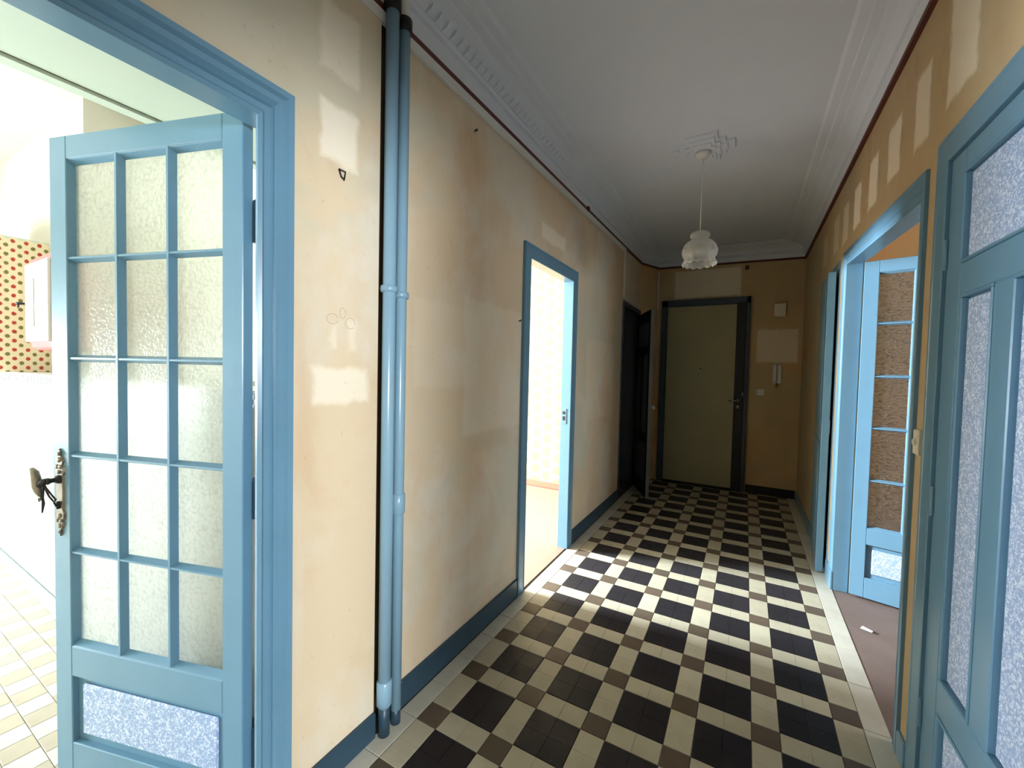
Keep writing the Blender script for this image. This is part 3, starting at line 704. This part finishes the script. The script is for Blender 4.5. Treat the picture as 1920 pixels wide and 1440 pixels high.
prof = [(0.014,0.232),(0.040,0.230),(0.058,0.222),(0.066,0.208),(0.062,0.192),(0.052,0.182),(0.056,0.174),(0.082,0.160),(0.102,0.138),(0.113,0.108),(0.114,0.080),(0.107,0.058),(0.098,0.046),(0.100,0.034),(0.108,0.018),(0.112,0.004)]
def rim(i, a, r, z):
    if i >= len(prof)-3:
        k = (i-(len(prof)-4))/3; return r*(1+0.03*k*math.cos(a*14)), z+0.006*k*math.cos(a*14)
    if 7 <= i <= 11: return r*(1+0.012*math.cos(a*7)), z
    return r, z
m = MB(); m.lathe(prof, (0,0,0), 84, 'z', rim); sh = m.build('glass_shade', M_lamp, lamp, smooth=True)
so = sh.modifiers.new('solid', 'SOLIDIFY'); so.thickness = 0.003
for k in range(7):
    a = 2*math.pi*k/7+0.25; m = MB()
    c = Vector((0.112*math.cos(a), 0.112*math.sin(a), 0.10)); nrm = Vector((math.cos(a), math.sin(a), 0.1)).normalized(); t1 = Vector((-math.sin(a), math.cos(a), 0)); t2 = nrm.cross(t1)
    vs = []; R_ = 0.021
    for j in range(10):
        an = 2*math.pi*j/10; vs.append(c+R_*(math.cos(an)*t1+math.sin(an)*t2)-0.004*nrm)
    for j in range(10):
        an = 2*math.pi*j/10+0.3; vs.append(c+R_*0.6*(math.cos(an)*t1+math.sin(an)*t2)+0.004*nrm)
    vs.append(c+0.007*nrm)
    m.add(vs, [(j, (j+1)%10, 10+(j+1)%10, 10+j) for j in range(10)]+[(10+j, 10+(j+1)%10, 20) for j in range(10)])
    m.build('glass_boss', M_boss, lamp)
m = MB(); m.lathe([(0,0.085),(0.012,0.086),(0.024,0.098),(0.028,0.112),(0.024,0.128),(0.014,0.145),(0.012,0.155)], (0,0,0), 18); m.build('bulb', M_lamp, lamp, smooth=True)

# ------------------------------------------------------------------ wall fittings
o = MB().box(1.395,1.512,YF-0.05,YF,2.145,2.30).build('bell_box', M_cream, bevel=0.006); tag(o, 'ivory bell box high on the wall right of the entrance door', 'bell box')
MB().box(1.41,1.497,YF-0.053,YF-0.05,2.16,2.285).build('cover', M_cream, o, bevel=0.002)
ph = empty('intercom_phone', (1.45, YF, 1.356)); tag(ph, 'white intercom handset on the dim wall by the entrance door', 'intercom')
MB().box(-0.043,0.043,-0.03,0,0.0,0.225).build('base', M_phone, ph, bevel=0.006, seg=2)
m = MB(); m.tube([(-0.02,-0.045,0.015),(-0.02,-0.062,0.05),(-0.02,-0.066,0.11),(-0.02,-0.062,0.17),(-0.02,-0.045,0.21)], [0.018,0.015,0.013,0.015,0.018], 12); m.build('handset', M_phone, ph, smooth=True)
m = MB(); m.tube([(0.0,-0.03,0.0),(0.01,-0.03,-0.03),(0.0,-0.025,-0.05),(-0.012,-0.03,-0.02)], 0.004, 8); m.build('cable', M_cord, ph, smooth=True)
sw = MB().box(1.247,1.331,YF-0.012,YF,1.205,1.277).build('light_switch', M_phone, bevel=0.003); tag(sw, 'white switch plate below the bell box beside the entrance door', 'light switch')
MB().box(1.27,1.308,YF-0.018,YF-0.012,1.222,1.26).build('rocker', M_phone, sw, bevel=0.002)
sw = MB().box(XR-0.014,XR,0.748,0.800,1.165,1.255).build('light_switch', M_cream, bevel=0.003); tag(sw, 'ivory light switch between the wide doorway and the speckled door', 'light switch')
m = MB(); m.lathe([(0,-0.008),(0.012,-0.007),(0.014,0)], (XR-0.014,0.772,1.21), 14, 'x'); m.build('toggle', M_cream, sw)
hk = MB(); hk.tube([(XLN+0.004,-0.330,2.100),(XLN+0.006,-0.306,2.100),(XLN+0.010,-0.314,2.070),(XLN+0.006,-0.322,2.078),(XLN+0.004,-0.330,2.100)], 0.0028, 8)
tag(hk.build('wall_hook', M_darkmetal, smooth=True), 'small rusty triangular hook below the pale mark near the pipes', 'hook')
for (yy_, zz_, lab) in ((0.474, 2.636, 'rusty nail high on the left wall under the white batten'), (0.978, 1.743, 'tiny nail in the left wall beside the bedroom doorway')):
    n_ = MB(); n_.tube([(XL-0.002,yy_,zz_),(XL+0.014,yy_,zz_+0.003)], 0.0035, 8); n_.lathe([(0,0.004),(0.006,0.003),(0.0065,0)], (XL+0.013,yy_,zz_+0.003), 10, 'x')
    tag(n_.build('nail', M_darkmetal), lab, 'nail')
ps = MB(); ps.add([(1.752,1.765,0.004),(1.800,1.745,0.004),(1.806,1.752,0.010),(1.764,1.774,0.016)], [(0,1,2,3)])
o = ps.build('paper_scrap', M_white); tag(o, 'tiny white paper scrap on the side room floor', 'scrap'); so = o.modifiers.new('s', 'SOLIDIFY'); so.thickness = 0.0015

dd = MB()
for (cy_, cz_, ry, rz, a0) in ((-0.348, 1.598, 0.022, 0.017, 0.2), (-0.308, 1.622, 0.012, 0.018, 0.0), (-0.276, 1.590, 0.020, 0.019, -0.3)):
    dd.tube([(XLN+0.0006, cy_+ry*math.cos(a0+k*0.42), cz_+rz*math.sin(a0+k*0.42)) for k in range(15)], 0.0006, 5)
dd.build('pencil_doodle', M_pencil, wl)['label'] = 'faint pencil loops'
# ------------------------------------------------------------------ kitchen
KX = -4.3
kfl = struct(MB().box(KX, XLB, -3.4, 0.1, -0.08, -0.004).build('floor_kitchen', M_grout_w), 'pale beige and cream kitchen floor tiles', 'floor')
kt = []
i = 0; x = KX
yrow = -0.53; rI = 0
while yrow > -3.3:
    off = 0.05*(rI % 2); k = 0; x = XLB-0.0-off
    while x > KX+0.1:
        kt.append((x-0.1, x, yrow-0.0935, yrow, k % 2)); x -= 0.1; k += 1
    yrow -= 0.0935; rI += 1
KM = [TK_a, TK_b]; KN = ['cream_kitchen_tile', 'beige_kitchen_tile']
def kvis(t):
    p = project(((t[0]+t[1])/2, (t[2]+t[3])/2, 0)); return p and -30 < p[0] < 130 and 1040 < p[1] < 1475
rest = MB()
for t in kt:
    if kvis(t): share(tile_mesh(0.1, 0.0935, t[4], mats=KM, names=KN), KN[t[4]], kfl, ((t[0]+t[1])/2, (t[2]+t[3])/2, -0.006))
    else: rest.cur = t[4]; rest.box(t[0]+g, t[1]-g, t[2]+g, t[3]-g, -0.006, 0)
tag(rest.build('remaining_kitchen_tiles', KM, kfl), kind='stuff')
# half-height tiled wall with ledge
hw = struct(MB().box(KX, XLB, -0.522, 0.05, 0, 1.345).build('wall_kitchen_dado', M_grout_w), 'white tiled dado wall in the kitchen', 'wall')
rest = MB()
zz = 0.11; r = 0
while zz < 1.25:
    h_ = min(0.15, 1.30-zz); x = KX
    while x < XLB-0.14:
        p = project((x+0.075, -0.53, zz+h_/2))
        if p and -40 < p[0] < 130: share(tile_mesh(0.15, h_, 0, mats=[T_wall], names=['white_wall_tile'], axis='y'), 'white_wall_tile', hw, (x+0.075, -0.522, zz+h_/2))
        else: rest.box(x+g, x+0.15-g, -0.528, -0.522, zz+g, zz+h_-g)
        x += 0.15
    zz += h_; r += 1
tag(rest.build('remaining_wall_tiles', T_wall, hw), kind='stuff')
MB().box(KX, XLB, -0.529, -0.522, 1.30, 1.345).build('check_border', M_check, hw)['label'] = 'small black and white check border'
MB().box(KX, XLB, -0.530, -0.36, 1.345, 1.356).build('ledge', T_wall, hw, bevel=0.002)
skirt('baseboard_kitchen', [(KX, XLB, -0.536, -0.522, 0, 0.10)], M_kbase, 'grey green skirting under the white kitchen tiles')
struct(MB().box(KX, -2.335, -0.36, 0.1, 1.345, ZC).build('wall_kitchen_breast', M_kbreast), 'cream upper kitchen wall', 'wall')
struct(MB().box(-2.335, XLB, 0.05, 0.1, 1.345, ZC).build('wall_kitchen_back', M_kcream), 'cream recessed kitchen wall', 'wall')
struct(MB().box(KX-0.1, KX, -3.4, -3.36, -0.02, ZC).box(KX-0.1, KX, -2.54, 0.1, -0.02, ZC).box(KX-0.1, KX, -3.36, -2.54, 0, 0.35).box(KX-0.1, KX, -3.36, -2.54, 2.25, ZC).build('wall_kitchen_side', M_kcream), 'cream far wall of the kitchen', 'wall')
m = MB().box(KX, XLB, -3.5, -3.4, -0.02, ZC)
struct(m.build('wall_kitchen_rear', M_kcream), 'rear kitchen wall', 'wall')
struct(MB().box(KX, XLB, -3.4, 0.1, ZC, ZC+0.1).build('ceiling_kitchen', M_kbreast), 'cream kitchen ceiling', 'ceiling')
sf = struct(MB().box(-0.93, XLB, -3.4, 0.05, 2.40, 2.43).build('ceiling_kitchen_soffit', M_kgreen), 'pale green boarded loft floor inside the kitchen door', 'ceiling')
MB().box(-0.995, -0.944, -3.4, 0.05, 2.392, 2.45).build('edge_board', M_kgreen, sf); MB().box(-0.948, -0.928, -3.4, 0.05, 2.404, 2.41).build('dark_joint', M_dark, sf)
MB().box(-0.995, -0.975, -3.4, 0.05, 2.45, ZC).build('loft_front', M_kgreen, sf)
cb = empty('wall_cupboard', (-3.0, -0.36, 1.356)); tag(cb, 'hanging kitchen cupboard papered with red and green fruit', 'cupboard')
MB().box(-0.55, 0.0, -0.5, 0.0, 0.0, 0.868).build('carcass', M_kcream, cb)
MB().box(0.0, 0.003, -0.5, 0.0, 0.0, 0.868).build('papered_side', M_fruit, cb)['label'] = 'fruit patterned wallpaper'
m = MB()
for k in range(9):
    y = -0.5+k*0.058; m.add([(0.0035,y,0.868),(0.0035,y+0.058,0.868),(0.0035,y+0.029,0.850)], [(0,1,2)])
m.build('scalloped_edge', M_kgreen, cb)
for k in (-0.27, -0.545): MB().box(k, k+0.265, -0.52, -0.5, 0.02, 0.85).build('cupboard_door', M_kcream, cb, bevel=0.003)
# pink cabinet
pc = empty('key_cabinet', (-2.50, -0.36, 1.495)); tag(pc, 'pink rimmed white cabinet with small mirror, hung on the kitchen wall', 'cabinet')
MB().box(0.0, 0.42, -0.19, 0.0, 0.0, 0.53).build('body', M_pink, pc, bevel=0.03, seg=3)
MB().box(-0.008, 0.40, -0.205, -0.19, 0.045, 0.485).build('printed_door', M_dash, pc, bevel=0.003)['label'] = 'white door with grey dash print'
m = MB()
for (a0,a1,z0,z1) in ((0.06,0.17,0.13,0.14),(0.06,0.17,0.39,0.40),(0.06,0.07,0.14,0.39),(0.16,0.17,0.14,0.39)): m.box(a0,a1,-0.212,-0.205,z0,z1)
fr = m.build('mirror_frame', M_phone, pc, bevel=0.002)
MB().box(0.07,0.16,-0.208,-0.205,0.14,0.39).build('mirror', M_mirror, pc)
m = MB(); m.tube([(-0.01,-0.205,0.265),(-0.014,-0.225,0.265),(-0.02,-0.232,0.262)], [0.006,0.008,0.011], 10); m.tube([(-0.016,-0.228,0.262),(-0.022,-0.229,0.24)], 0.004, 8); m.build('knob', M_dark, pc, smooth=True)

# ------------------------------------------------------------------ bedroom beyond the bright doorway
BY0, BY1, BX = 0.2, 3.37, -4.2
struct(MB().box(BX, XLB, BY0, BY1, -0.08, -0.003).build('floor_bedroom', M_bedfloor), 'pale bright bedroom floor', 'floor')
struct(MB().box(XLB-0.03, XL, B0, B1, -0.003, 0.004).build('trim_threshold', M_bedfloor), 'worn threshold of the bedroom doorway', 'threshold')
struct(MB().box(BX, XLB, BY1, BY1+0.06, -0.02, ZC).build('wall_bedroom', M_floral), 'sunlit yellow floral wallpaper wall in the bedroom', 'wall')
skirt('baseboard_bedroom', [(BX, XLB, BY1-0.015, BY1, 0, 0.075)], M_coral, 'coral red skirting in the bedroom')
struct(MB().box(BX, XLB, BY0-0.08, BY0, -0.02, ZC).build('wall_bedroom_near', M_floral), 'near wall of the bedroom', 'wall')
m = MB().box(BX-0.1, BX, BY0, 0.54, -0.02, ZC).box(BX-0.1, BX, 0.86, BY1, -0.02, ZC).box(BX-0.1,BX,0.54,0.86,0,1.55).box(BX-0.1,BX,0.54,0.86,2.55,ZC)
struct(m.build('wall_bedroom_window', M_floral), 'window wall of the bedroom', 'wall')
struct(MB().box(BX, XLB, BY0, BY1, ZC, ZC+0.1).build('ceiling_bedroom', M_ceil), 'bedroom ceiling', 'ceiling')

# ------------------------------------------------------------------ closet, side room, dark room, front room shells
m = MB().box(-1.2, XLB, 3.43, 3.44, -0.02, ZC).box(-1.2, XLB, 4.30, 4.4, -0.02, ZC).box(-1.3, -1.2, 3.43, 4.4, -0.02, ZC).box(-1.2, XLB, 3.43, 4.4, 2.6, 2.7)
struct(m.build('wall_closet', M_closet), 'dark grey closet interior', 'wall')
struct(MB().box(-1.2, XLB, 3.44, 4.3, -0.08, -0.003).build('floor_closet', M_concrete), 'dark closet floor', 'floor')
m = MB().box(XRB, 4.9, 2.62, 2.72, -0.02, ZC).box(XRB, 4.9, 0.55, 0.65, -0.02, ZC).box(4.9, 5.0, 0.55, 0.65, -0.02, ZC).box(4.9,5.0,0.65,2.7,0,0.9).box(4.9,5.0,0.65,2.7,2.3,ZC).box(4.9,5.0,1.7,2.7,0.9,2.3)
struct(m.build('wall_side_room', M_wall_side), 'orange plaster walls of the side room', 'wall')
struct(MB().box(XR, 4.9, 0.65, 2.62, -0.08, -0.003).build('floor_side_room', M_concrete), 'worn brown grey floor of the side room', 'floor')
struct(MB().box(XRB, 4.9, 0.55, 2.72, ZC, ZC+0.1).build('ceiling_side_room', M_ceil), 'side room ceiling', 'ceiling')
m = MB().box(XRB, 3.2, 3.6, 3.7, -0.02, ZC).box(3.2, 3.3, 2.72, 3.7, -0.02, ZC).box(XRB, 3.2, 2.72, 3.7, 2.6, 2.7)
struct(m.build('wall_dark_room', M_closet), 'unlit small room behind the ajar door', 'wall')
struct(MB().box(XRB, 3.2, 2.72, 3.6, -0.08, -0.003).build('floor_dark_room', M_concrete), 'floor of the unlit small room', 'floor')
m = MB().box(XRB, 4.6, YB, YB+0.1, -0.02, ZC).box(XRB, 4.6, 0.30, 0.40, -0.02, ZC).box(4.6,4.7,YB,0.4,0,0.7).box(4.6,4.7,YB,0.4,2.4,ZC).box(4.6,4.7,-2.1,0.4,0.7,2.4)
struct(m.build('wall_front_room', M_white), 'white walls of the room behind the viewer', 'wall')
struct(MB().box(XRB, 4.6, YB, 0.3, -0.08, -0.003).build('floor_front_room', M_bedfloor), 'floor of the room behind the viewer', 'floor')
struct(MB().box(XRB, 4.6, YB, 0.3, ZC, ZC+0.1).build('ceiling_front_room', M_ceil), 'ceiling of the room behind the viewer', 'ceiling')
